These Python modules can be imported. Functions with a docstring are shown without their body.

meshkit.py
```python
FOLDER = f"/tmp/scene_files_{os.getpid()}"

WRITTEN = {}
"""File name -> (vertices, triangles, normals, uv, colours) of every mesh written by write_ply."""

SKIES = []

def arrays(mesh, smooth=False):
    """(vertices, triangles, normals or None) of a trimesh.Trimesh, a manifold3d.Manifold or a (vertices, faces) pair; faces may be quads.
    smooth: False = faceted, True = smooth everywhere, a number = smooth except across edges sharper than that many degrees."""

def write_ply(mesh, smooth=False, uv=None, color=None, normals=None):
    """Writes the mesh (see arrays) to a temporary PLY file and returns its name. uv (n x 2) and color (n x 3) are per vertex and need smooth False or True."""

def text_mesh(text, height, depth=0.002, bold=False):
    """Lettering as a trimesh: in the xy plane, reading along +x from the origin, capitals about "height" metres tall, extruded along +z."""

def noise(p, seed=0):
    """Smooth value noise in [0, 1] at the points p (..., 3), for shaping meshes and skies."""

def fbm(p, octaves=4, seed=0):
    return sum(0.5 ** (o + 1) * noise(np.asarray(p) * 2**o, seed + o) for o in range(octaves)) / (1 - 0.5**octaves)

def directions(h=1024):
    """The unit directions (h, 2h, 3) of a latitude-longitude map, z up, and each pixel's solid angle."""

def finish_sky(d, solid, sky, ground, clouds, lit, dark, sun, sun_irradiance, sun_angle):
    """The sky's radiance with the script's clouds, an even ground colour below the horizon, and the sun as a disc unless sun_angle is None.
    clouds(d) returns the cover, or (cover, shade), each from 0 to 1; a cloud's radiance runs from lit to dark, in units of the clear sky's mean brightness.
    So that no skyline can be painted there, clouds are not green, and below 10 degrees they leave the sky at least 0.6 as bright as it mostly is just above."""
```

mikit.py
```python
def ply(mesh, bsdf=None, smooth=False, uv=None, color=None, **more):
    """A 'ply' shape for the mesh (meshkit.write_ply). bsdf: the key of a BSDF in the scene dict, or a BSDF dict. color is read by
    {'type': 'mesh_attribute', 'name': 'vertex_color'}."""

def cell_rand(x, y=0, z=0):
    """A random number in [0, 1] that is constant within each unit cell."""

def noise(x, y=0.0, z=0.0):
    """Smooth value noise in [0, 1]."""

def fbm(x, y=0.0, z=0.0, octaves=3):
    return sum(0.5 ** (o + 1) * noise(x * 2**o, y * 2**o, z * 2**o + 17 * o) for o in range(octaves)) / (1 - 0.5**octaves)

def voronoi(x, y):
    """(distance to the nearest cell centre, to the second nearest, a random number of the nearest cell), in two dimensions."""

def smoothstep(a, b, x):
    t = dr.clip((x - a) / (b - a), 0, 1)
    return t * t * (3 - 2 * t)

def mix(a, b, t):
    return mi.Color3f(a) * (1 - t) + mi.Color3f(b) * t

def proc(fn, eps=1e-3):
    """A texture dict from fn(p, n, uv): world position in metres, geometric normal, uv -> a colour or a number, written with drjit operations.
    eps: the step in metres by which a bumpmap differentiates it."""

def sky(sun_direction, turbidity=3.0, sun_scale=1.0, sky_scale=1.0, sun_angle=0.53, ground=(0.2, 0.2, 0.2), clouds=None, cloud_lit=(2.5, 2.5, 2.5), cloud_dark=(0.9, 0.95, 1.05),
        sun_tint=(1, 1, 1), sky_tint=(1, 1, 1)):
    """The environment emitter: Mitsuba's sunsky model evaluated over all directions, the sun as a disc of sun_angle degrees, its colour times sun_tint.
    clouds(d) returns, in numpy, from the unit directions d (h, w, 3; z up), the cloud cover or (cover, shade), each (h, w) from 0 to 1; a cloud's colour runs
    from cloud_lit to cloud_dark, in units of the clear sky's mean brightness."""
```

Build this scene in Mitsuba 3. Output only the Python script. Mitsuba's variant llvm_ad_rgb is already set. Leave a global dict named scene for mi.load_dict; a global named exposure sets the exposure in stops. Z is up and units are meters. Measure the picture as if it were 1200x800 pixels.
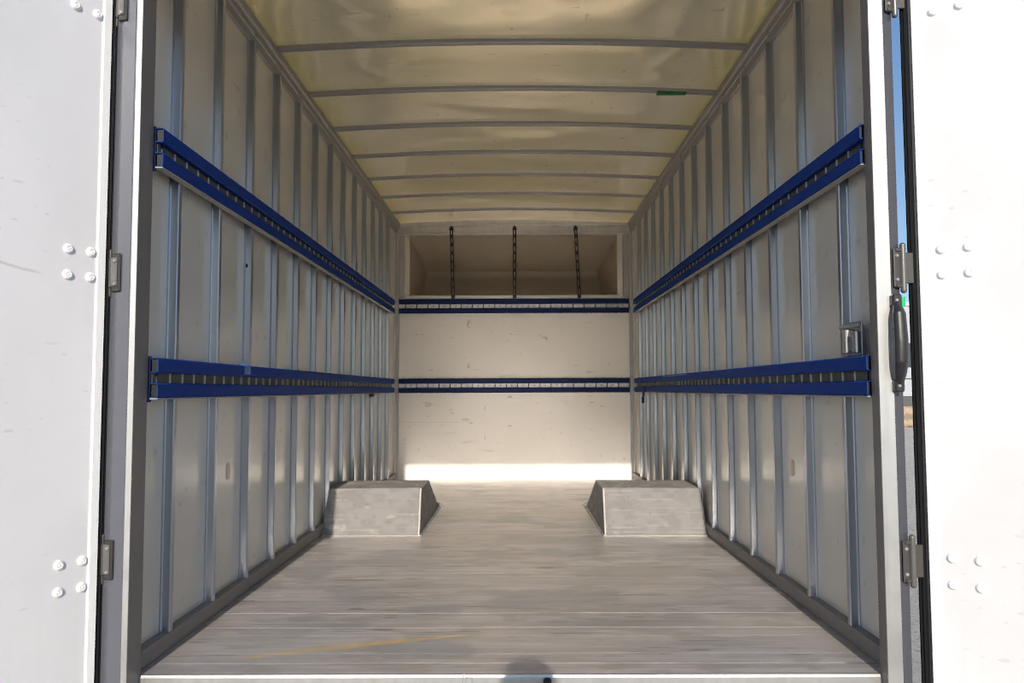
import math, random
import numpy as np, trimesh, mitsuba as mi, drjit as dr, mikit, meshkit
import manifold3d as m3
from shapely.geometry import Polygon, box as sbox
from mikit import noise, fbm, voronoi, cell_rand, smoothstep, mix, proc
T = mi.ScalarTransform4f
random.seed(7); rng = np.random.default_rng(7)
scene, labels = {'type': 'scene'}, {}

# ---------------------------------------------------------------- camera, sky and sun, exposure
FOCAL = 935.7
_p, _y, _r = (math.radians(a) for a in (3.467, 0.254, 0.185))
_Rz = np.array([[math.cos(_y), -math.sin(_y), 0], [math.sin(_y), math.cos(_y), 0], [0, 0, 1]])
_Rx = np.array([[1, 0, 0], [0, math.cos(_p), -math.sin(_p)], [0, math.sin(_p), math.cos(_p)]])
_Ry = np.array([[math.cos(_r), 0, math.sin(_r)], [0, 1, 0], [-math.sin(_r), 0, math.cos(_r)]])
_M = _Rz @ _Rx @ _Ry
EYE = np.array([0.0116, 0, 0])
scene['camera'] = {'type': 'perspective', 'fov_axis': 'x', 'fov': 2 * math.degrees(math.atan(600 / FOCAL)), 'near_clip': 0.02, 'far_clip': 2000.0,
                   'to_world': T().look_at(origin=EYE.tolist(), target=(EYE + _M[:, 1]).tolist(), up=_M[:, 2].tolist())}
TAN_E, AZ = 0.376, 0.012            # the sun stands low behind the camera, a hair to its left
SUN = (-AZ, -1.0, TAN_E)
scene['sky'] = mikit.sky(SUN, turbidity=2.6, sun_scale=1.0, sky_scale=1.0, ground=(0.25, 0.24, 0.22), sun_tint=(.81, .995, 1.42), sky_tint=(.92, 1.0, 1.2))
exposure = 2.1

# ---------------------------------------------------------------- helpers
def numbered(key):
    if key not in scene and key not in labels and not any(k.startswith(key + '__') for k in scene):
        return key
    i = 1
    while True:
        k = f'{key}_{i:03d}'
        if k not in scene and k not in labels and not any(q.startswith(k + '__') for q in scene):
            return k
        i += 1

def thing(name, label=None, category=None, group=None, kind=None):
    key = numbered(name); d = {}
    if label: d['label'] = label
    if category: d['category'] = category
    if group: d['group'] = group
    if kind: d['kind'] = kind
    labels[key] = d
    return key

def obj(name, mesh, mat, parent=None, smooth=False, label=None, **kw):
    base = f'{parent}__{name}' if parent else name
    key, i = base, 0
    while key in scene:
        i += 1; key = f'{base}_{i:03d}'
    scene[key] = mikit.ply(mesh, mat, smooth, **kw)
    if label: labels[key] = {'label': label}
    return key

def hullmesh(pts):
    h = trimesh.convex.convex_hull(np.asarray(pts, float)); return h

def cbox(x0, x1, y0, y1, z0, z1, c=0.002):
    x0, x1 = sorted((x0, x1)); y0, y1 = sorted((y0, y1)); z0, z1 = sorted((z0, z1))
    c = min(c, (x1 - x0) * .45, (y1 - y0) * .45, (z1 - z0) * .45)
    pts = []
    for x, sx in ((x0, 1), (x1, -1)):
        for y, sy in ((y0, 1), (y1, -1)):
            for z, sz in ((z0, 1), (z1, -1)):
                pts += [(x, y + sy * c, z + sz * c), (x + sx * c, y, z + sz * c), (x + sx * c, y + sy * c, z)]
    return hullmesh(pts)

def fixed(v, f):
    m = trimesh.Trimesh(v, f, process=False)
    if m.volume < 0: m.invert()
    return m

def extrude(poly, a, b, axis):
    """Polygon in the two other axes (y: (x, z); z: (x, y); x: (y, z)), swept from a to b along the axis."""
    if not isinstance(poly, Polygon): poly = Polygon(poly)
    m = trimesh.creation.extrude_polygon(poly, b - a, engine='earcut')
    v = np.array(m.vertices); v[:, 2] += a
    v = {'z': v, 'y': v[:, [0, 2, 1]], 'x': v[:, [2, 0, 1]]}[axis]
    return fixed(v, m.faces)

def cat(*ms): return trimesh.util.concatenate([m for m in ms])

def local(mesh, origin, t, n):
    """Mesh given in (along t, along n, up) put into the world."""
    A = np.stack([[t[0], t[1], 0], [n[0], n[1], 0], [0, 0, 1]], 1)
    v = np.array(mesh.vertices) @ A.T + np.array(origin)
    f = np.array(mesh.faces)
    if np.linalg.det(A) < 0: f = f[:, ::-1]
    return trimesh.Trimesh(v, f, process=False)

def mirror_x(mesh, s):
    if s > 0: return mesh
    v = np.array(mesh.vertices); v[:, 0] *= -1
    return trimesh.Trimesh(v, np.array(mesh.faces)[:, ::-1], process=False)

def lathe(profile, axis, at, n=20):
    m = trimesh.creation.revolve(np.asarray(profile, float), sections=n)
    v = np.array(m.vertices)
    if axis == 'y-': v = np.stack([v[:, 0], -v[:, 2], v[:, 1]], 1)
    elif axis == 'y+': v = np.stack([v[:, 0], v[:, 2], -v[:, 1]], 1)
    elif axis == 'x+': v = np.stack([v[:, 2], v[:, 0], v[:, 1]], 1)
    elif axis == 'x-': v = np.stack([-v[:, 2], -v[:, 0], v[:, 1]], 1)
    return fixed(v + np.array(at), m.faces)

def capsule(p, q, r, n=12):
    p, q = np.array(p, float), np.array(q, float)
    s = trimesh.creation.icosphere(subdivisions=2, radius=r).vertices
    return hullmesh(np.vstack([s + p, s + q]))

# ---------------------------------------------------------------- materials
def rgb(r, g, b):
    return {'type': 'rgb', 'value': [((c / 255 + .055) / 1.055) ** 2.4 if c > 10 else c / 255 / 12.92 for c in (r, g, b)]}

def pri(name, color, rough, metal=0.0, spec=0.5, two=True, **k):
    d = {'type': 'principled', 'base_color': color, 'roughness': rough, 'metallic': metal, 'specular': spec, **k}
    scene[name] = {'type': 'twosided', 'b': d} if two else d

def lin(*c): return {'type': 'rgb', 'value': list(c)}

def f_door(p, n, uv):
    g = fbm(p.x * 3, p.y * 3, p.z * 2, 4)
    base = mix((.715, .705, .745), (.66, .655, .69), smoothstep(.35, .7, g))
    runs = smoothstep(.62, .8, noise(p.x * 60, p.y * 60, p.z * 1.3)) * smoothstep(.3, -.7, p.z) * .12
    spots = smoothstep(.86, .92, noise(p.x * 40, p.y * 40, p.z * 70)) * smoothstep(.5, .7, noise(p.x * 4 + 9, p.y * 4, p.z * 4)) * .3
    # one long scuff on the left door
    sc = smoothstep(.006, .001, dr.abs(p.z - (.335 - .32 * (p.x + 1.31)) + .004 * noise(p.x * 60, 3, 1))) * smoothstep(-1.34, -1.30, p.x) * smoothstep(-1.235, -1.255, p.x) * .5
    return mix(mix(base, (.62, .61, .60), runs), (.42, .41, .40), dr.maximum(spots, sc))
pri('door_white', proc(f_door), .35)

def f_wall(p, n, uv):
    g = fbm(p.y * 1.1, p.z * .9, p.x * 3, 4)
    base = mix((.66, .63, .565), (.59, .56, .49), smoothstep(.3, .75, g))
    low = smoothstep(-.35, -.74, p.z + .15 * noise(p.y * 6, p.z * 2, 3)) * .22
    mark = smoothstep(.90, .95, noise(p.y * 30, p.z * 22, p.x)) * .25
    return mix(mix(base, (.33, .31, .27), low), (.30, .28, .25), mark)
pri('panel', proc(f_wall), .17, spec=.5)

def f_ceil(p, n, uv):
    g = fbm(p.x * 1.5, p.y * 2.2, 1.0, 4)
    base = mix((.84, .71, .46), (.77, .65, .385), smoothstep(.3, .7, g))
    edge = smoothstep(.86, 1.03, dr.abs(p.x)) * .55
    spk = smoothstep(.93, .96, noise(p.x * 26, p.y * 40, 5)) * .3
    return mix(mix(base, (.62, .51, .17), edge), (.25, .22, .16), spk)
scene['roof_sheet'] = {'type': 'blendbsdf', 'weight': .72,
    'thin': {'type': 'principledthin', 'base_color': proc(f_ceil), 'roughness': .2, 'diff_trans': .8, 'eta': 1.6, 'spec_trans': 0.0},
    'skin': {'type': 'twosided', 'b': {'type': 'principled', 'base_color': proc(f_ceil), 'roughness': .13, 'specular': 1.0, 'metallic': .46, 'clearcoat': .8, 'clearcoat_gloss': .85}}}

def f_rear(p, n, uv):
    g = fbm(p.x * 1.2, p.z * 1.6, 2, 4)
    base = mix((.85, .825, .80), (.80, .77, .74), smoothstep(.3, .75, g))
    a = noise(p.x * 9, p.z * 55, 3) ; b = noise(p.x * 4 + 3, p.z * 5, 8)
    scuff = smoothstep(.86, .93, a) * smoothstep(.62, .78, b) * .28
    dots = smoothstep(.945, .97, noise(p.x * 34, p.z * 34, 7)) * .5
    smudge = smoothstep(.055, .01, dr.sqrt(dr.square((p.x + .405) * 1.6) + dr.square(p.z - .595))) * smoothstep(.45, .6, noise(p.x * 60, p.z * 60, 1)) * .6
    line = smoothstep(.003, .001, dr.abs(p.z + .285)) * smoothstep(-.30, -.45, p.x) * .25
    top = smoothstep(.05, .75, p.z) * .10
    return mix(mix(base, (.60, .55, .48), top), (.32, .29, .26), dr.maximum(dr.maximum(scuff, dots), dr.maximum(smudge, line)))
pri('rear_white', proc(f_rear), .45)

def f_floor(p, n, uv):
    row = dr.floor((p.y - 2.294) / .0875)
    tone = cell_rand(row, 1, 2)
    streak = fbm(p.x * 2.2, p.y * 34, row * .37, 4)
    fine = noise(p.x * 7, p.y * 190, 4)
    patch = fbm(p.x * 3.4, p.y * 5.1, 6, 4)
    c = mix((.80, .745, .745), (.66, .615, .625), smoothstep(.3, .7, streak))
    c = mix(c, (.88, .84, .80), smoothstep(.55, .85, fine) * .30)
    c = mix(c, (.46, .465, .50), smoothstep(.47, .66, patch) * .55)
    c = mix(c, (.52, .47, .44), smoothstep(.5, .72, fbm(p.x * 7 + 3, p.y * 17, 9, 4)) * .5)
    dark_patch = smoothstep(1, .2, dr.square((p.x - .91) / .16) + dr.square((p.y - 4.13) / .075)) * .38  # darker oval on the boards near the right wall
    c = mix(c, (.30, .27, .25), dark_patch)
    c = mix(c, (.80, .71, .64), smoothstep(.52, .75, fbm(p.x * 1.7 + 7, p.y * 2.3, 2, 3)) * .35)
    c = c * (.97 + .08 * tone)
    sc = smoothstep(.84, .93, noise(p.x * 7, p.y * 75, 12)) * smoothstep(.4, .6, noise(p.x * 2, p.y * 3, 5)) * .5
    c = mix(c, (.25, .235, .22), sc)
    # a streak of ochre chalk near the sill
    t = (p.x + .836) / .7214
    yl = 2.4128 + .2437 * t + .016 * t * (1 - t) * 4
    w = .011 + .027 * dr.clip(1 - dr.abs(t - .45) * 1.6, 0, 1)
    chalk = smoothstep(w, w * .3, dr.abs(p.y - yl)) * smoothstep(-.02, .1, t) * smoothstep(1.02, .9, t) * (.45 + .45 * noise(p.x * 30, p.y * 30, 1))
    return mix(c, (1.0, .74, .38), chalk)
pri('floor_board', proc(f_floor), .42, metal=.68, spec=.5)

def f_arch(p, n, uv):
    g = fbm(p.x * 16, p.y * 16, p.z * 22, 4)
    c = mix((.225, .215, .220), (.195, .187, .193), smoothstep(.38, .62, g))
    sc = smoothstep(.62, .8, noise(p.x * 5, p.y * 12, p.z * 90)) * .35
    wr = smoothstep(.66, .78, fbm(p.x * 16 + 5, p.y * 16, p.z * 20, 3)) * .5
    c = mix(mix(c, (.33, .325, .32), sc), (.36, .35, .34), wr)
    return mix(c, (.15, .15, .155), smoothstep(.74, .86, noise(p.x * 44, p.y * 44, p.z * 44)) * .4)
pri('arch_metal', proc(f_arch), .60, spec=.15)

def f_alu(p, n, uv):
    g = noise(p.x * 70, p.y * 70, p.z * 2.2)
    h = fbm(p.x * 8, p.y * 8, p.z * 7, 3)
    return mix(mix((.64, .63, .63), (.53, .52, .52), g), (.44, .43, .44), smoothstep(.5, .75, h) * .5)
pri('aluminium', proc(f_alu), .36, metal=.75)
pri('galvanised', lin(.43, .46, .52), .27, metal=.9)
pri('bow_metal', lin(.42, .41, .41), .38, metal=.6)
pri('trim_metal', lin(.40, .385, .375), .45, metal=.35)
pri('corner_metal', lin(.52, .51, .53), .45, metal=.3)
pri('kick_metal', lin(.20, .19, .18), .5, metal=.3)
pri('jamb_dark', lin(.24, .22, .21), .5, metal=.3)
pri('pillar_grey', lin(.052, .054, .068), .34, spec=.55)
pri('rail_blue', lin(.004, .040, .24), .6, spec=.15)
pri('rail_blue_shaded', lin(.004, .016, .085), .5, spec=.2)  # rail blue darkened for the dim bulkhead, shade put into the colour
pri('rail_blue_worn', lin(.06, .16, .45), .45)
pri('rail_dark', lin(.006, .016, .07), .5)
pri('rail_shadow_gap', lin(.10, .10, .085), .6)
pri('rung_steel', lin(.72, .70, .66), .35, metal=.3)
pri('rail_lip', lin(.36, .34, .30), .45, metal=.2)
pri('rubber', lin(.012, .012, .014), .42, spec=.4)
pri('rubber_ridge', lin(.05, .05, .055), .45, spec=.4)
pri('black_plastic', lin(.018, .018, .021), .4)
pri('strap_black', lin(.01, .008, .008), .5)
pri('hinge_steel', lin(.075, .068, .066), .4, metal=.3)
pri('pillar_left', lin(.13, .135, .165), .30, metal=.35)
pri('hinge_dark', lin(.03, .028, .03), .45)
pri('hinge_barrel', lin(.16, .155, .155), .35, metal=.5)
pri('bolt_steel', lin(.45, .44, .43), .35, metal=.7)
pri('bolt_white', lin(.80, .80, .81), .32)
pri('edge_white', lin(.82, .82, .85), .28)
pri('hood_beige', lin(.46, .40, .32), .5)
pri('post_white', lin(.60, .56, .50), .45)
pri('tape_green', lin(.01, .16, .03), .5)
pri('green_plastic', lin(.01, .42, .16), .4)
pri('sticker_peach', lin(.72, .5, .4), .4)
pri('skin_tan', lin(.50, .30, .21), .5)
pri('jacket_navy', lin(.03, .035, .06), .8)
pri('jeans_blue', lin(.05, .075, .14), .85)
pri('hair_brown', lin(.03, .02, .014), .6)
pri('shoe_black', lin(.02, .02, .02), .6)
pri('eye_white', lin(.75, .74, .72), .3)
pri('eye_dark', lin(.02, .014, .01), .25)
pri('lip_pink', lin(.40, .17, .14), .5)
pri('facade_grey', lin(.42, .44, .50), .6)
pri('glass_dark', lin(.05, .06, .075), .1)
pri('fence_grey', lin(.09, .09, .095), .6)
pri('arch_edge', lin(.48, .46, .45), .45, metal=.2)
pri('stone_tan', proc(lambda p, n, uv: mix((.46, .35, .25), (.26, .20, .15), smoothstep(.35, .65, fbm(p.x * 4, p.y * 4, p.z * 5, 4)))), .8)
def f_ground(p, n, uv):
    a = noise(p.x * 28, p.y * 28, 1); b = fbm(p.x * .6, p.y * .6, 2, 4); c = noise(p.x * 70, p.y * 70, 4)
    col = mix((.30, .275, .25), (.42, .395, .365), a * .6 + b * .4)
    return mix(col, (.16, .15, .14), smoothstep(.6, .85, c) * .6)
pri('paving', proc(f_ground), .85)

# ---------------------------------------------------------------- the setting: load space
Z0 = -0.795                    # floor level
YS, YR = 2.29, 7.165           # sill and rear wall
PX = 1.07                      # wall panels
SP, ST0 = 0.3459, 2.4628       # stud spacing, first stud
GZ = -1.62                     # ground

# floor: boards across the load space
labels['floor'] = {'label': 'worn grey-brown cross-boarded floor of the load space', 'kind': 'structure'}
yb, i = YS + 0.004, 0
while yb < YR:
    y1 = min(yb + .0875, YR)
    dz = float(rng.uniform(-.0004, .0003))
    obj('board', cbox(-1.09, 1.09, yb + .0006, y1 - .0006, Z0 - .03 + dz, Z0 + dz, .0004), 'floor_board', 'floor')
    yb = y1; i += 1
obj('subfloor', cbox(-1.09, 1.09, YS + .003, YR, Z0 - .06, Z0 - .031, .001), 'kick_metal', 'floor')

stud_poly = [(-.006, 0), (-.006, .003), (-.003, .003), (.000, .006), (.002, .026), (.005, .029), (.023, .029), (.026, .026), (.030, .005), (.034, .003), (.046, .003), (.046, 0)]
for s, side in ((-1, 'left'), (1, 'right')):
    w = 'wall_' + side
    labels[w] = {'label': f'cream panelled {side} side wall with galvanised vertical studs', 'kind': 'structure'}
    off = 0.0 if s < 0 else .0465
    y_st = [ST0 + off + k * SP for k in range(14)]
    edges = [YS - .03] + [y + .012 for y in y_st[:13]] + [YR]
    for a, b in zip(edges[:-1], edges[1:]):
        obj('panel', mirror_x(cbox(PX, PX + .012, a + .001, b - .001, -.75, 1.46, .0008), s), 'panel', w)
    for y in y_st[:13]:
        poly = Polygon([(PX - d, y + u) for u, d in stud_poly])
        obj('stud', mirror_x(extrude(poly, -.728, 1.418, 'z'), s), 'galvanised', w)
    obj('outer_skin', mirror_x(cbox(1.10, 1.122, 2.345, 8.1, -.92, 1.60, .002), s), 'door_white', w, label=f'white outer side of the {side} wall')
    # kick rail
    kick = [(1.10, Z0 - .02), (1.058, Z0 - .02), (1.058, Z0 + .004), (1.052, Z0 + .012), (1.047, Z0 + .050), (1.044, Z0 + .058), (1.044, Z0 + .064), (1.052, Z0 + .067), (1.10, Z0 + .067)]
    bb = 'baseboard_' + side
    labels[bb] = {'label': f'dark grey metal kick rail along the foot of the {side} wall', 'kind': 'structure'}
    obj('rail_bar', mirror_x(extrude(kick, YS - .004, YR - .003, 'y'), s), 'kick_metal', bb)
    # cant rail
    cant = [(1.10, 1.417), (1.066, 1.417), (1.060, 1.421), (1.052, 1.446), (1.046, 1.450), (1.040, 1.468), (1.030, 1.474), (1.028, 1.500), (1.034, 1.506), (1.10, 1.545)]
    tr = 'trim_1' if s < 0 else 'trim_2'
    labels[tr] = {'label': f'grey aluminium cant rail between the {side} wall and the roof', 'kind': 'structure'}
    obj('rail_bar', mirror_x(extrude(cant, YS - .02, YR - .003, 'y'), s), 'trim_metal', tr)
    y = YS + .2
    while y < YR - .1:
        obj('rivet', mirror_x(lathe([(0, .004), (.004, .003), (.007, 0), (0, 0)], 'x-', (1.0475, y, 1.449), 10), s), 'kick_metal', tr, smooth=40)
        y += .345

# ceiling: GRP sheets between arched bows
labels['ceiling'] = {'label': 'yellowish glossy plastic roof skin with grey cross bows', 'kind': 'structure'}
def zc(x): return 1.510 + .031 * (1 - (x / 1.05) ** 2)
bow_y = [3.415 + .5435 * k for k in range(-2, 7)]
bounds = [YS - .06] + [b + .02 for b in bow_y] + [YR + .01]
for a, b in zip(bounds[:-1], bounds[1:]):
    nx, ny = 72, 16
    gx, gy = np.meshgrid(np.linspace(-1.06, 1.06, nx), np.linspace(a, b, ny), indexing='ij')
    tt = (gy - a) / (b - a)
    amp = np.sin(np.pi * tt) ** .8
    P = np.stack([gx * 1.3, gy * 1.6, gy * 0], -1)
    wob = (meshkit.fbm(P * [1, 1.5, 1], 3, 5) - .5) * .026 + (meshkit.noise(np.stack([gx * 2.4, gy * 3.5, gx * 0 + 4], -1), 9) - .5) * .007
    gz = zc(gx) + amp * (wob - .003)
    v = np.stack([gx, gy, gz], -1).reshape(-1, 3)
    idx = np.arange(nx * ny).reshape(nx, ny)
    q = np.stack([idx[:-1, :-1], idx[:-1, 1:], idx[1:, 1:], idx[1:, :-1]], -1).reshape(-1, 4)
    f = np.vstack([q[:, [0, 1, 2]], q[:, [0, 2, 3]]])
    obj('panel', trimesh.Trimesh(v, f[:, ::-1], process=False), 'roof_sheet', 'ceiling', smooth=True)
def bow_mesh(y0):
    xs = np.linspace(-1.032, 1.032, 33)
    prof = [(0, .004), (0, -.014), (.003, -.017), (.011, -.018), (.016, -.0155), (.024, -.0155), (.029, -.018), (.037, -.017), (.040, -.014), (.040, .004)]
    n = len(prof)
    v = np.array([(x, y0 + u, zc(x) + w) for x in xs for u, w in prof])
    f = []
    for i in range(len(xs) - 1):
        for j in range(n):
            a, b = i * n + j, i * n + (j + 1) % n
            f += [(a, b, b + n), (a, b + n, a + n)]
    for base, flip in ((0, 1), ((len(xs) - 1) * n, 0)):
        for j in range(1, n - 1):
            t = (base, base + j, base + j + 1); f.append(t[::-1] if flip else t)
    return fixed(v, np.array(f))
for k, y0 in enumerate(bow_y):
    key = obj('bow', bow_mesh(y0), 'bow_metal', 'ceiling')
    if k == 3:
        tape = cbox(.735, .885, y0 + .004, y0 + .043, zc(.81) - .0235, zc(.81) - .017, .001)
        labels[obj('tape', tape, 'tape_green', key)] = {'label': 'strip of green tape on the second roof bow'}

# rear (bulkhead) wall with the hood recess above
labels['wall_rear'] = {'label': 'white bulkhead wall with the brown roof-hood recess above', 'kind': 'structure'}
obj('panel', cbox(-1.07, 1.07, YR, YR + .02, Z0 - .02, .832, .001), 'rear_white', 'wall_rear')
obj('lip', cbox(-.985, .975, YR - .012, YR + .02, .818, .850, .003), 'edge_white', 'wall_rear', label='white ledge under the recess')
for s, x0, x1 in ((-1, -.990, -.942), (1, .932, .980)):
    obj('post', cbox(x0, x1, YR - .010, YR + .03, .8515, 1.408, .003), 'post_white', 'wall_rear')
    obj('side_plate', cbox(s * 1.07, s * .985, YR - .004, YR + .03, .833, 1.41, .002), 'trim_metal', 'wall_rear')
hp = [(YR + .05, 1.400), (YR - .006, 1.400), (YR - .014, 1.408), (YR - .014, 1.423), (YR - .004, 1.428), (YR - .004, 1.474), (YR - .018, 1.480), (YR - .018, 1.500), (YR - .006, 1.507), (YR - .006, 1.56), (YR + .05, 1.56)]
obj('header', extrude(hp, -1.07, 1.07, 'x'), 'aluminium', 'wall_rear')
for s, side in ((-1, 'left'), (1, 'right')):
    corner = Polygon([(s * 1.07, YR), (s * 1.037, YR), (s * 1.034, YR - .006), (s * 1.040, YR - .03), (s * 1.052, YR - .036), (s * 1.056, YR - .10), (s * 1.07, YR - .104)])
    k = 'trim_3' if s < 0 else 'trim_4'
    labels[k] = {'label': f'grey metal corner trim where the {side} wall meets the bulkhead', 'kind': 'structure'}
    obj('post', extrude(corner, Z0 + .003, 1.41, 'z'), 'corner_metal', k)
# hood: sloped front, upright back, tapering cheeks
A = [(-.955, YR + .02, 1.402), (.945, YR + .02, 1.402), (.945, YR + .02, .84), (-.955, YR + .02, .84)]
B = [(-.87, 7.90, 1.178), (.83, 7.90, 1.178), (.87, 7.90, .78), (-.91, 7.90, .78)]
def plate(pts, th=.012):
    pts = np.array(pts, float)
    n = np.cross(pts[1] - pts[0], pts[2] - pts[0]); n /= np.linalg.norm(n)
    v = np.vstack([pts, pts + n * th]); return hullmesh(v)
obj('hood_slope', plate([A[0], A[1], B[1], B[0]]), 'hood_beige', 'wall_rear')
obj('hood_back', plate([B[0], B[1], B[2], B[3]]), 'hood_beige', 'wall_rear')
obj('hood_cheek', plate([A[0], B[0], B[3], A[3]]), 'hood_beige', 'wall_rear')
obj('hood_cheek', plate([B[1], A[1], A[2], B[2]]), 'hood_beige', 'wall_rear')
obj('hood_floor', plate([B[3], B[2], A[2], A[3]]), 'hood_beige', 'wall_rear')

# door frame
for s, side, k, xi in ((-1, 'left', 'trim_5', 1.0410), (1, 'right', 'trim_6', 1.0250)):
    labels[k] = {'label': f'aluminium door post on the {side} of the loading opening', 'kind': 'structure'}
    zb, zt = Z0 - .11, 1.30
    wd = .0165 if s < 0 else .0415
    yf = 2.2005 if s < 0 else 2.235
    inner = Polygon([(xi + .0015, yf), (xi, yf + .0015), (xi, 2.262), (xi + .004, 2.266), (xi + .004, 2.29), (xi + .03, 2.29), (xi + .03, 2.25), (xi + wd, yf + .01), (xi + wd, yf)])
    flat = Polygon([(xi + .0005, yf - .0025), (xi + wd - .001, yf - .0025), (xi + wd, yf - .0015), (xi + wd, yf - .0003), (xi, yf - .0003), (xi, yf - .002)])
    obj('return', mirror_x(extrude(inner, zb, zt, 'z'), s), 'jamb_dark', k, label='dark inner return of the door post')
    obj('face', mirror_x(extrude(flat, zb, zt, 'z'), s), 'aluminium', k, label='bright aluminium face of the door post')
    x2 = xi + wd if s > 0 else 1.074
    if s < 0: pil = [(x2 + .0005, 2.246), (x2 + .004, 2.240), (x2 + .010, 2.243), (x2 + .046, 2.250), (1.140, 2.258), (1.160, 2.275), (1.160, 2.34), (x2 + .0005, 2.34)]
    else: pil = [(x2 + .0005, 2.248), (x2 + .003, 2.2445), (1.101, 2.257), (1.1045, 2.262), (1.1045, 2.275), (1.122, 2.34), (x2 + .0005, 2.34)]
    obj('pillar', mirror_x(extrude(pil, zb, zt, 'z'), s), 'pillar_left' if s < 0 else 'pillar_grey', k, label='blue-grey hinge pillar of the door post')
labels['trim_7'] = {'label': 'white header beam over the loading opening', 'kind': 'structure'}
obj('beam', cbox(-1.125, 1.125, 2.2355, 2.288, 1.185, 1.60, .003), 'door_white', 'trim_7')

# sill
labels['trim_8'] = {'label': 'bright aluminium sill along the front edge of the floor', 'kind': 'structure'}
sill = [(2.2935, Z0 - .11), (2.2800, Z0 - .11), (2.2800, Z0 - .006), (2.2835, Z0 + .001), (2.2935, Z0 + .001)]
for a, b in ((-1.075, -.1385), (-.1350, 1.055)):
    obj('plate', extrude(sill, a, b, 'x'), 'aluminium', 'trim_8')
obj('tab', cbox(-.132, -.112, 2.2745, 2.281, Z0 - .05, Z0 - .004, .002), 'aluminium', 'trim_8')
buf = cat(cbox(.086, .108, 2.262, 2.2795, Z0 - .06, Z0 - .004, .005), cbox(.075, .112, 2.268, 2.2795, Z0 - .07, Z0 - .022, .004))
obj('buffer', buf, 'rubber', 'trim_8', label='black rubber buffer in the middle of the sill')
labels['trim_9'] = {'label': 'dark rear frame beam below the sill', 'kind': 'structure'}
obj('beam', cbox(-1.12, 1.12, 2.30, 2.42, Z0 - .32, Z0 - .065, .004), 'kick_metal', 'trim_9')

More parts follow.
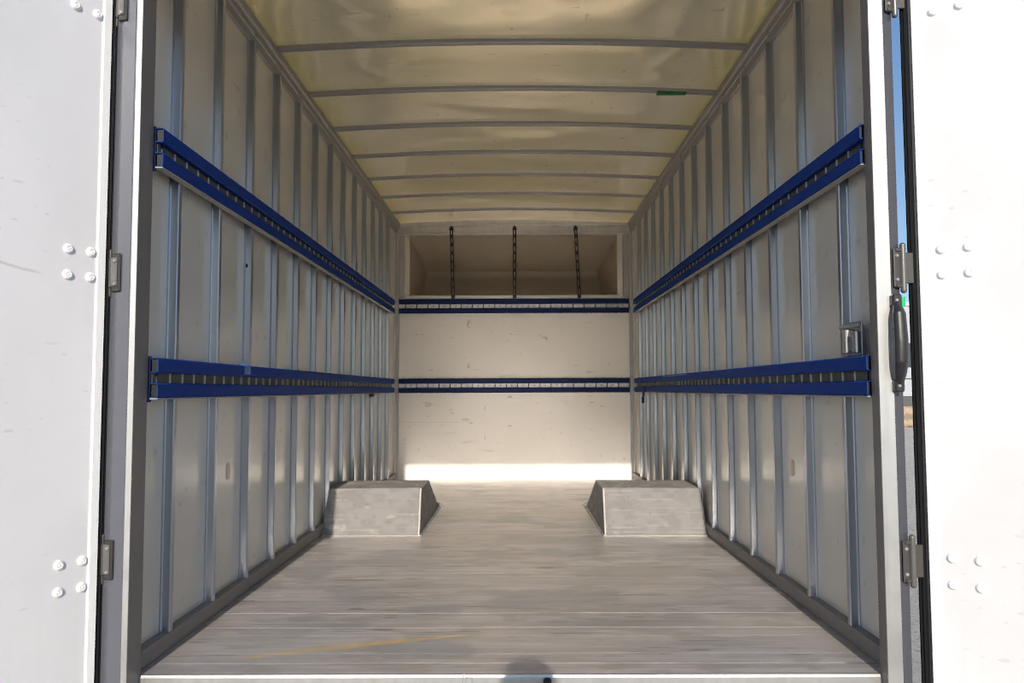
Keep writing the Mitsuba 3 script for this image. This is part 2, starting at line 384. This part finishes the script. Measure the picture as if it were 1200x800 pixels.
# ---------------------------------------------------------------- doors
BOLT = [(0, .0085), (.0028, .0085), (.0042, .0066), (.0056, .0066), (.0072, .0082), (.0095, .0074), (.0125, .0048), (.0142, .0015), (.0145, 0), (0, 0)]
HZ = [1.105, .3525, -.4975]    # hinge centres
doors = {'left': dict(o=(-1.1445, 2.260, 0), t=(-.5, -.866), n=(.866, -.5), cols=(.0605, .125), strip=(.0185, .045), seal=(0, .018), key='door_1'),
         'right': dict(o=(1.1235, 2.270, 0), t=(.814, -.581), n=(-.581, -.814), cols=(.0955, .1615), strip=(.0385, .060), seal=(.0085, .038), key='door_2')}
for side, d in doors.items():
    k = d['key']; L = lambda m: local(m, d['o'], d['t'], d['n'])
    labels[k] = {'label': f'white {side} rear door swung open beside the loading opening', 'kind': 'structure'}
    zb, zt = Z0 - .13, 1.24
    s0, s1 = d['strip']
    obj('leaf', L(cbox(s1 - .004, 1.06, -.028, 0, zb + .02, zt - .02, .002)), 'door_white', k)
    strip = Polygon([(s0, -.030), (s0, .004), (s0 + .0015, .0055), (s1 - .0035, .0055), (s1 - .001, .004), (s1, .0005), (s1, -.030)])
    obj('edge_profile', L(extrude(strip, zb, zt, 'z')), 'edge_white', k, label='white edge profile on the hinge side of the door')
    obj('edge_profile', L(cbox(1.0605, 1.09, -.030, .005, zb, zt, .002)), 'edge_white', k)
    a, b = d['seal']; w = b - a
    seal = Polygon([(a, -.024), (a, -.002), (a + .10 * w, .002), (a + .22 * w, .003), (a + .30 * w, -.001), (a + .40 * w, .004), (a + .55 * w, .005), (a + .62 * w, .000), (a + .78 * w, .002), (b - .0005, .001), (b - .0005, -.024)])
    obj('seal', L(extrude(seal, zb, zt, 'z')), 'rubber', k, label='black rubber seal along the door edge')
    bolt_m = lathe(BOLT, 'y+', (0, 0, 0), 24)
    bkeys = []
    for hz in HZ:
        for zz in (hz + .0355, hz - .0355):
            if zz > zt - .03: continue
            for c in d['cols']:
                bm = bolt_m.copy(); bm.apply_translation((c, -.0002, zz))
                obj('bolt', L(bm), 'bolt_white', k, smooth=35)
# lever gear and far edge are outside the photograph

# hinges: leaf plate on the pillar, barrel, bolts
def hinge(side, z, h, label):
    k = thing('door_hinge', label, 'hinge', 'hinges of the rear doors')
    s = -1 if side == 'left' else 1
    if side == 'left':
        pts = [(-1.107, 2.2475), (-1.135, 2.2545)]
    else:
        pts = [(1.078, 2.2462), (1.1015, 2.2552)]
    p, q = np.array(pts[0]), np.array(pts[1]); t = (q - p) / np.linalg.norm(q - p)
    nrm = np.array([t[1], -t[0]]) if s > 0 else np.array([-t[1], t[0]])
    if nrm[1] > 0: nrm = -nrm
    ln = np.linalg.norm(q - p)
    place = lambda m: local(m, (p[0], p[1], z), t, nrm)
    obj('leaf', place(cbox(0, ln, .0005, .0075, -h / 2, h / 2, .003)), 'hinge_dark' if s < 0 else 'hinge_steel', k)
    if s < 0: obj('cover', place(cbox(.008, ln, .0076, .010, -h / 2 + .016, h / 2 - .012, .002)), 'hinge_barrel', k)
    if s > 0:
        obj('leaf', place(cbox(.006, ln, .0076, .0115, h / 2 - .010, h / 2, .003)), 'hinge_steel', k)
        obj('leaf', place(cbox(.006, ln, .0076, .0115, -h / 2, -h / 2 + .010, .003)), 'hinge_steel', k)
    bx = .009 if s > 0 else .014
    for zz in (h / 2 - .022, -h / 2 + .022):
        b = lathe([(0, .005), (.003, .005), (.0055, .0025), (.006, 0), (0, 0)], 'y+', (bx, .0076 if s > 0 else .0101, zz), 14)
        obj('bolt', place(b), 'bolt_steel', k, smooth=40)
    bar = capsule((0, 0, -h / 2 - .008), (0, 0, h / 2 + .008), .0085 if s > 0 else .009)
    if s > 0: bar.apply_translation((1.1095, 2.2490, z))
    else: bar.apply_translation((-1.147, 2.262, z))
    obj('barrel', bar, 'hinge_steel' if s < 0 else 'hinge_barrel', k, smooth=40)
    if s > 0:
        obj('strap_leaf', cbox(1.112, 1.140, 2.249, 2.256, z - h / 2 + .012, z + h / 2 - .012, .002), 'hinge_steel', k)
    else:
        obj('strap_leaf', cbox(-1.150, -1.137, 2.250, 2.257, z - h / 2 + .012, z + h / 2 - .012, .002), 'hinge_steel', k)
hinge('left', .336, .110, 'dark steel hinge at mid height on the left door post')
hinge('left', -.468, .110, 'dark steel hinge low on the left door post')
hinge('left', 1.125, .110, 'dark steel hinge at the upper edge of the picture on the left door post')
hinge('right', .341, .112, 'dark steel hinge just above the black grab handle')
hinge('right', -.477, .114, 'dark steel hinge low on the right door post')
hinge('right', 1.140, .112, 'dark steel hinge at the upper edge of the picture on the right door post')

# grab handle
k = thing('grab_handle', 'black plastic grab handle upright on the right door post', 'handle')
hx, hy = 1.074, 2.235
ctr = [(hx - .001, hy - .018, .232), (hx - .002, hy - .034, .205), (hx - .002, hy - .040, .13), (hx - .002, hy - .038, .075), (hx - .001, hy - .029, .045), (hx + .001, hy - .018, .020)]
rad = [.011, .0165, .018, .0175, .0155, .011]
sph = trimesh.creation.icosphere(subdivisions=2)
segs = []
for (a, ra), (b, rb) in zip(zip(ctr, rad), list(zip(ctr, rad))[1:]):
    v = np.array(sph.vertices) * [1.05, .75, 1]
    h = m3.Manifold.hull_points(np.vstack([v * ra + a, v * rb + b]).astype(np.float32))
    segs.append(h)
grip = m3.Manifold.batch_boolean(segs, m3.OpType.Add)
obj('grip', grip, 'black_plastic', k, smooth=50)
for zz in (.246, .008):
    obj('mount', cbox(hx - .014, hx + .014, hy - .022, hy + .012, zz - .018, zz + .018, .005), 'black_plastic', k)
    obj('screw', lathe([(0, .003), (.003, .003), (.005, 0), (0, 0)], 'y-', (hx - .002, hy - .0222, zz), 12), 'bolt_steel', k, smooth=40)
obj('tab', cbox(hx + .0145, hx + .036, hy + .006, hy + .0085, .230, .258, .001), 'green_plastic', k, label='small green tab beside the handle mount')

# lock bracket on the right wall
k = thing('latch_bracket', 'small grey metal latch bracket on the right wall above the lower rail', 'bracket')
xb = 1.041
obj('base_plate', cbox(xb - .004, xb - .0005, 2.365, 2.512, .100, .203, .002), 'bow_metal', k)
obj('hood', cbox(xb - .014, xb - .0045, 2.368, 2.508, .184, .196, .002), 'trim_metal', k)
obj('block', cbox(xb - .024, xb - .0045, 2.430, 2.460, .108, .180, .003), 'aluminium', k)
obj('block', cbox(xb - .016, xb - .0045, 2.405, 2.428, .112, .178, .003), 'pillar_grey', k)
obj('block', cbox(xb - .020, xb - .0045, 2.368, 2.402, .106, .172, .003), 'galvanised', k)
obj('slot_plate', cbox(xb - .010, xb - .0045, 2.464, 2.500, .106, .180, .002), 'kick_metal', k, label='dark slotted plate of the bracket')

# ---------------------------------------------------------------- lashing rails
def channel(d0, d1, z0, z1, th=.0028):
    """Open hollow channel, in (depth from wall, z)."""
    c = .004
    outer = Polygon([(d0, z0), (d1 - c, z0), (d1, z0 + c), (d1, z1 - c), (d1 - c, z1), (d0, z1)])
    inner = sbox(d0 - .01, z0 + th, d1 - th, z1 - th)
    return outer.difference(inner)

def side_rail(side, z0, z1, label, a=2.292, b=6.78):
    s = -1 if side == 'left' else 1
    k = thing('lashing_rail', label, 'rail', 'blue lashing rails on the walls')
    base, dep = 1.041, .025
    H = z1 - z0; bw = H * .37
    X = lambda poly: Polygon([(base - d, z) for d, z in poly.exterior.coords])
    for zz0, zz1, nm in ((z0, z0 + bw, 'lower_channel'), (z1 - bw, z1, 'upper_channel')):
        obj(nm, mirror_x(extrude(X(channel(.0005, dep, zz0, zz1)), a, b, 'y'), s), 'rail_blue', k)
    for zz0 in (z0, z1 - bw):
        obj('dark_end_fill', mirror_x(cbox(base - dep + .0032, base - .0038, a + .006, a + .012, zz0 + .0032, zz0 + bw - .0032, .0006), s), 'rubber', k)  # added dark sheets standing in for the shaded hollow of the channel ends
    obj('backing', mirror_x(cbox(base - .0035, base - .0005, a + .01, b - .005, z0 + bw + .0005, z1 - bw - .0005, .0005), s), 'rail_shadow_gap', k, label='dark strip added for the shaded gap behind the slots')  # added strip, shade of the open gap painted in as dark colour
    y = a + .030
    g0, g1 = z0 + bw + .0005, z1 - bw - .0005
    while y < b - .02:
        obj('rung', mirror_x(cbox(base - .0090, base - .0036, y, y + .0035, g0, g1, .0006), s), 'rung_steel' if y > a + .05 else 'rail_dark', k)  # first rung catches full sun, so shade is put in as a dark colour
        y += .0895
    obj('lip', mirror_x(cbox(base - dep + .0008, base - .0005, a, b, z0 - .0042, z0 - .0003, .0008), s), 'rail_lip', k, label='bare grey lip along the lower edge')
    obj('end_plate', mirror_x(cbox(base - .002, base + .016, a - .0015, a + .010, z0 - .012, z1 + .004, .001), s), 'rail_dark', k)
    return k
zl0, zl1, zu0, zu1 = -.020, .096, .654, .770
r1 = side_rail('left', zu0, zu1, 'blue slotted lashing rail, the upper one on the left wall')
r2 = side_rail('left', zl0, zl1, 'blue slotted lashing rail, the lower one on the left wall')
r3 = side_rail('right', zu0, zu1, 'blue slotted lashing rail, the upper one on the right wall')
r4 = side_rail('right', zl0, zl1, 'blue slotted lashing rail, the lower one on the right wall')
obj('dent', hullmesh([(-1.0163, 3.02, .060), (-1.0163, 3.10, .060), (-1.0150, 3.055, .070), (-1.0163, 3.02, .097), (-1.0163, 3.10, .097), (-1.0135, 3.06, .092), (-1.030, 3.03, .104), (-1.030, 3.09, .104)]), 'rail_blue_worn', r2, label='worn dent on the upper edge of the rail')
obj('scrape', cbox(1.0152, 1.0158, 4.7, 5.5, .085, .091, .0002), 'rail_blue_worn', r4)

def rear_rail(z0, z1, label):
    k = thing('lashing_rail', label, 'rail', 'blue lashing rails on the walls')
    a, b = -1.034, 1.030; base, dep = YR - .0125, .022
    if z0 < .5: base = YR - .0005
    H = z1 - z0; bw = H * .355
    Pz = lambda poly: Polygon([(base - d, z) for d, z in poly.exterior.coords])
    for zz0, zz1, nm in ((z0, z0 + bw, 'lower_channel'), (z1 - bw, z1, 'upper_channel')):
        obj(nm, extrude(Pz(channel(.0005, dep, zz0, zz1)), a, b, 'x'), 'rail_blue_shaded', k)
    obj('backing', cbox(a, b, base - .003, base - .0004, z0 + bw + .0005, z1 - bw - .0005, .0005), 'edge_white', k, label='white wall strip seen through the slots')
    x = a + .055
    while x < b:
        obj('rung', cbox(x, x + .0065, base - .018, base - .0031, z0 + bw + .0005, z1 - bw - .0005, .0008), 'rail_dark', k)  # rung blue darkened on the bulkhead, its shade included in the colour
        obj('rivet', lathe([(0, .003), (.004, .002), (.006, 0), (0, 0)], 'y-', (x + .0535, base - .0031, (z0 + z1) / 2), 8), 'kick_metal', k)
        x += .1003
    return k
rear_rail(.688, .817, 'blue slotted lashing rail across the bulkhead just below the recess')
rear_rail(-.025, .104, 'blue slotted lashing rail across the middle of the white bulkhead')

# small things on the rails and walls
k = thing('rail_hook', 'small dark blue hook hanging from the lower right rail', 'hook')
obj('shank', cbox(1.008, 1.0155, 6.23, 6.29, -.055, .028, .003), 'rail_dark', k)
obj('claw', cbox(1.000, 1.0156, 6.255, 6.30, -.105, -.0555, .004), 'rail_dark', k)
k = thing('rail_clip', 'small black clip under the lower left rail near the bulkhead', 'clip')
obj('body', cbox(-1.035, -1.012, 5.70, 5.82, -.046, -.0245, .004), 'rubber', k)
for s, w, y in ((-1, 'wall_left', 3.016), (1, 'wall_right', 3.082)):
    xx = s * (PX - .0005)
    obj('cable_slot', mirror_x(hullmesh(np.vstack([np.stack([np.full(16, PX - .004 + e * .0035), y + .017 * np.cos(np.linspace(0, 2 * np.pi, 16)) * (1 - .15 * (1 - e)), zz + .014 * np.sin(np.linspace(0, 2 * np.pi, 16))], 1) for e in (0, 1) for zz in (-.285, -.318)])), s), 'sticker_peach', w, label='peach-coloured oval cover on the wall panel')
obj('knob', lathe([(0, .006), (.006, .005), (.009, 0), (0, 0)], 'x+', (-1.0405, 3.095, .488), 12), 'black_plastic', 'wall_left', smooth=40, label='small dark plug on a stud of the left wall')

# perforated straps in front of the recess
def strap(x0, x1, label):
    k = thing('perforated_strap', label, 'strap', 'black perforated straps across the recess')
    z0, z1, y, hw = .822, 1.452, YR - .030, .016
    ang = (x1 - x0) / (z1 - z0)
    body = sbox(-hw, 0, hw, z1 - z0)
    z = .035
    while z < z1 - z0 - .05:
        body = body.difference(sbox(-.0060, z, .0060, z + .050)); z += .0775
    m = extrude(body, 0, .004, 'z')
    v = np.array(m.vertices)
    yy = y + v[:, 2]
    vv = np.stack([v[:, 0] + (x0 + x1) * 0 + x1 + (x0 - x1) * v[:, 1] / (z1 - z0), yy, z0 + v[:, 1]], 1)
    obj('web', fixed(vv, m.faces), 'strap_black', k)
    obj('hook', cat(cbox(x0 - .020, x0 + .020, y - .006, YR - .0185, 1.440, 1.462, .004), cbox(x0 - .010, x0 + .010, y - .009, y - .001, 1.446, 1.478, .004)), 'strap_black', k)
strap(-.5644, -.5482, 'black perforated strap hanging left in the recess')
strap(.0064, .0042, 'black perforated strap hanging in the middle of the recess')
strap(.5575, .5869, 'black perforated strap hanging slightly askew right in the recess')

# ---------------------------------------------------------------- wheel boxes
def wheel_box(s, xi, label, yf):
    k = thing('wheel_box', label, 'wheel arch', 'wheel boxes on the floor')
    h = .245
    P = [(1.058, yf, Z0), (1.040, yf + .10, Z0 + h), (1.040, yf + .49, Z0 + h), (1.058, 5.50, Z0), (xi, yf + .03, Z0), (xi + .004, yf + .14, Z0 + h), (xi + .004, yf + .52, Z0 + h), (xi, 5.50, Z0)]
    sp = np.array(trimesh.creation.icosphere(subdivisions=2, radius=.006).vertices)
    ctr = np.mean(P, 0)
    pts = []
    for q in P:
        q = np.array(q); d = np.sign(ctr - q) * .006; d[2] = -.006 if q[2] > Z0 + .1 else .004
        pts.append(sp + q + d)
    pts = np.vstack(pts); pts[:, 2] = np.maximum(pts[:, 2], Z0 + .0008)
    obj('cover', mirror_x(hullmesh(pts), s), 'arch_metal', k, smooth=25)
    # weld flange round the foot
    fl = [cbox(xi - .008, 1.05, yf - .016, yf + .02, Z0 + .0008, Z0 + .0045, .001)]
    obj('flange', mirror_x(fl[0], s), 'arch_edge', k, label='bright worn foot flange')
    obj('edge_strip', mirror_x(capsule((xi + .0055, yf + .004, Z0 + .006), (xi + .0085, yf + .110, Z0 + h - .006), .0055), s), 'arch_edge', k, smooth=40, label='bright corner edge')  # lighter strip along the front inner corner
    side = hullmesh([(x, y, z) for x, y in ((xi, yf), (xi - .010, yf), (xi - .016, 5.52), (xi, 5.52)) for z in (Z0 + .0008, Z0 + .0045)])
    obj('flange', mirror_x(side, s), 'arch_metal', k)
    tip = hullmesh([(xi - .030, 5.52, Z0 + .001), (xi + .02, 5.52, Z0 + .001), (xi + .02, 5.52, Z0 + .03), (xi - .002, 5.52, Z0 + .03), (xi - .030, 5.56, Z0 + .001), (xi + .02, 5.56, Z0 + .001)])
    obj('flange', mirror_x(tip, s), 'arch_metal', k)
    return k
wb = wheel_box(-1, .516, 'scuffed grey metal wheel box at the foot of the left wall', 4.42)
wheel_box(1, .492, 'scuffed grey metal wheel box at the foot of the right wall', 4.40)

# ---------------------------------------------------------------- outside
labels['ground'] = {'label': 'grey-beige gravelly paving behind the truck', 'kind': 'structure'}
obj('paving', fixed(np.array([(-150, -80, GZ), (150, -80, GZ), (150, 160, GZ), (-150, 160, GZ), (-150, -80, GZ - .2), (150, -80, GZ - .2), (150, 160, GZ - .2), (-150, 160, GZ - .2)], float),
     np.array([(0, 1, 2), (0, 2, 3), (4, 6, 5), (4, 7, 6), (0, 4, 5), (0, 5, 1), (1, 5, 6), (1, 6, 2), (2, 6, 7), (2, 7, 3), (3, 7, 4), (3, 4, 0)])), 'paving', 'ground')
k = thing('warehouse', 'pale grey warehouse in the distance beyond the right door gap', 'building')
obj('wall', cbox(12, 70, 60, 85, GZ + .001, 6.2, .05), 'facade_grey', k)
obj('roof_edge', cbox(11.9, 70.1, 59.9, 85.1, 6.2, 6.5, .05), 'door_white', k)
for x in np.arange(16, 68, 6.5):
    obj('window', cbox(x, x + 2.2, 59.93, 60.2, 1.6, 3.4, .02), 'glass_dark', k)
obj('band', cbox(12, 70, 59.95, 60.2, .70, .78, .01), 'fence_grey', k)
k = thing('mesh_fence', 'dark grey fence in front of the distant warehouse', 'fence')
obj('panel', cbox(10, 42, 45, 45.06, GZ + .05, -.42, .01), 'fence_grey', k)
for x in np.arange(10, 42.1, 2.5):
    obj('post', cbox(x - .05, x + .05, 44.9, 44.999, GZ + .001, -.36, .01), 'fence_grey', k)
k = thing('stone_block', 'tan stone block on the paving seen through the right door gap', 'block')
blk = cbox(15.4, 17.4, 33.6, 34.8, GZ + .001, -.76, .06)
obj('body', blk, 'stone_tan', k)

# ---------------------------------------------------------------- the photographer, whose head casts the shadow on the sill
exec_person = True
def blob(bones, edge=.02, it=8):
    sp = np.array(trimesh.creation.icosphere(subdivisions=2).vertices)
    parts = [m3.Manifold.hull_points(np.vstack([sp * (np.array(ra) if np.ndim(ra) else ra) + a, sp * (np.array(rb) if np.ndim(rb) else rb) + b]).astype(np.float32)) for a, ra, b, rb in bones]
    m = m3.Manifold.batch_boolean(parts, m3.OpType.Add).refine_to_length(edge)
    mm = m.to_mesh()
    t = trimesh.Trimesh(mm.vert_properties[:, :3], mm.tri_verts, process=True)
    trimesh.smoothing.filter_taubin(t, iterations=it)
    return t
PXc, PYc = .018, -.155
A3 = lambda x, y, z: np.array([PXc + x, PYc + y, z + (.017 if z > -1.0 else 0)])
k = thing('person', 'person standing on the paving in dark jacket and jeans, holding a camera up', 'person')
head = A3(0, 0, .045)
bones = [(A3(0, 0, .060), (.073, .088, .082), A3(0, .012, -.035), (.056, .066, .060)), (A3(0, .012, -.03), (.052, .06, .05), A3(0, .030, -.062), (.036, .04, .032)),
         (A3(0, -.02, -.05), .056, A3(0, -.035, -.16), .060), (A3(0, -.035, -.15), .06, A3(0, -.04, -.24), (.15, .09, .07)),
         (A3(0, -.04, -.24), (.155, .095, .07), A3(0, -.03, -.55), (.135, .09, .08)), (A3(0, -.03, -.55), (.135, .09, .08), A3(0, -.03, -.72), (.150, .10, .09))]
for s in (-1, 1):
    sh, el, wr = A3(s * .185, -.04, -.225), A3(s * .255, .07, -.43), A3(s * .085, .095, -.10)
    bones += [(A3(s * .10, -.04, -.22), .065, sh, .056), (sh, .054, el, .042), (el, .042, wr, .028), (wr, .027, A3(s * .072, .105, -.06), (.030, .022, .034))]
    hip, kn, an = A3(s * .09, -.03, -.74), A3(s * .10, 0, -1.12), A3(s * .11, -.04, GZ + .085)
    bones += [(hip, .088, kn, .058), (kn, .056, an, .040), (an, .040, A3(s * .115, .03, GZ + .055), .038)]
    for j, (dx, dz) in enumerate(((0, .020), (0, .002), (0, -.016), (0, -.033))):
        p0 = A3(s * .075, .110, -.045 + dz); p1 = A3(s * .066, .134 - .003 * j, -.040 + dz); p2 = A3(s * .050, .142 - .003 * j, -.038 + dz)
        bones += [(p0, .0095, p1, .0088), (p1, .0088, p2, .0078)]
    bones += [(A3(s * .070, .100, -.07), .011, A3(s * .052, .085, -.052), .009)]
    bones += [(A3(s * .074, .0, .035), (.008, .018, .028), A3(s * .080, -.008, .04), (.006, .014, .026))]
bones += [(A3(0, .080, .042), .009, A3(0, .098, .010), .011), (A3(0, .082, .004), .010, A3(0, .094, .006), .010)]
obj('body', blob(bones, .012, 6), 'skin_tan', k, smooth=True)
jk = [(A3(0, -.035, -.17), (.075, .07, .03), A3(0, -.04, -.24), (.165, .105, .075)), (A3(0, -.04, -.24), (.168, .108, .075), A3(0, -.03, -.55), (.150, .105, .08)), (A3(0, -.03, -.55), (.150, .105, .08), A3(0, -.03, -.72), (.166, .118, .06))]
for s in (-1, 1):
    sh, el, wr = A3(s * .185, -.04, -.225), A3(s * .255, .07, -.43), A3(s * .10, .092, -.14)
    jk += [(A3(s * .10, -.04, -.22), .076, sh, .068), (sh, .066, el, .054), (el, .054, wr, .038)]
obj('jacket', blob(jk, .02, 6), 'jacket_navy', k, smooth=True)
tr = [(A3(0, -.03, -.72), (.158, .112, .07), A3(0, -.03, -.82), (.155, .11, .06))]
for s in (-1, 1):
    hip, kn, an = A3(s * .09, -.03, -.76), A3(s * .10, 0, -1.12), A3(s * .11, -.04, GZ + .12)
    tr += [(hip, .098, kn, .070), (kn, .069, an, .058)]
obj('trousers', blob(tr, .02, 6), 'jeans_blue', k, smooth=True)
for s in (-1, 1):
    obj('shoe', blob([(A3(s * .11, -.06, GZ + .05), (.045, .05, .048), A3(s * .12, .07, GZ + .040), (.046, .05, .039)), (A3(s * .12, .07, GZ + .038), (.046, .05, .037), A3(s * .125, .14, GZ + .030), (.040, .045, .029))], .015, 4), 'shoe_black', k, smooth=True)
    obj('eye', trimesh.creation.icosphere(2, .0115).apply_translation(A3(s * .030, .072, .045)), 'eye_white', k, smooth=True)
    obj('iris', trimesh.creation.icosphere(2, .0055).apply_translation(A3(s * .030, .0805, .045)), 'eye_dark', k, smooth=True)
obj('mouth', blob([(A3(-.022, .071, -.025), .005, A3(0, .079, -.026), .0075), (A3(0, .079, -.026), .0075, A3(.022, .071, -.025), .005)], .004, 3), 'lip_pink', k, smooth=True)
obj('hair', blob([(A3(0, -.012, .082), (.082, .092, .066), A3(0, -.03, .03), (.080, .080, .07)), (A3(0, -.035, .03), (.074, .07, .07), A3(0, -.045, -.04), (.06, .045, .035)), (A3(0, .045, .118), (.055, .035, .022), A3(0, -.01, .11), (.075, .07, .035))], .012, 4), 'hair_brown', k, smooth=True)
k = thing('hand_camera', 'small black camera held up in both hands', 'camera')
obj('body', cbox(-.0224, .0456, -.050, -.030, -.038, .030, .006), 'black_plastic', k)
obj('lens', lathe([(0, 0), (.028, 0), (.030, .004), (.030, .018), (.027, .022), (0, .022)], 'y+', (.0116, -.0295, 0), 32), 'rubber', k, smooth=40)
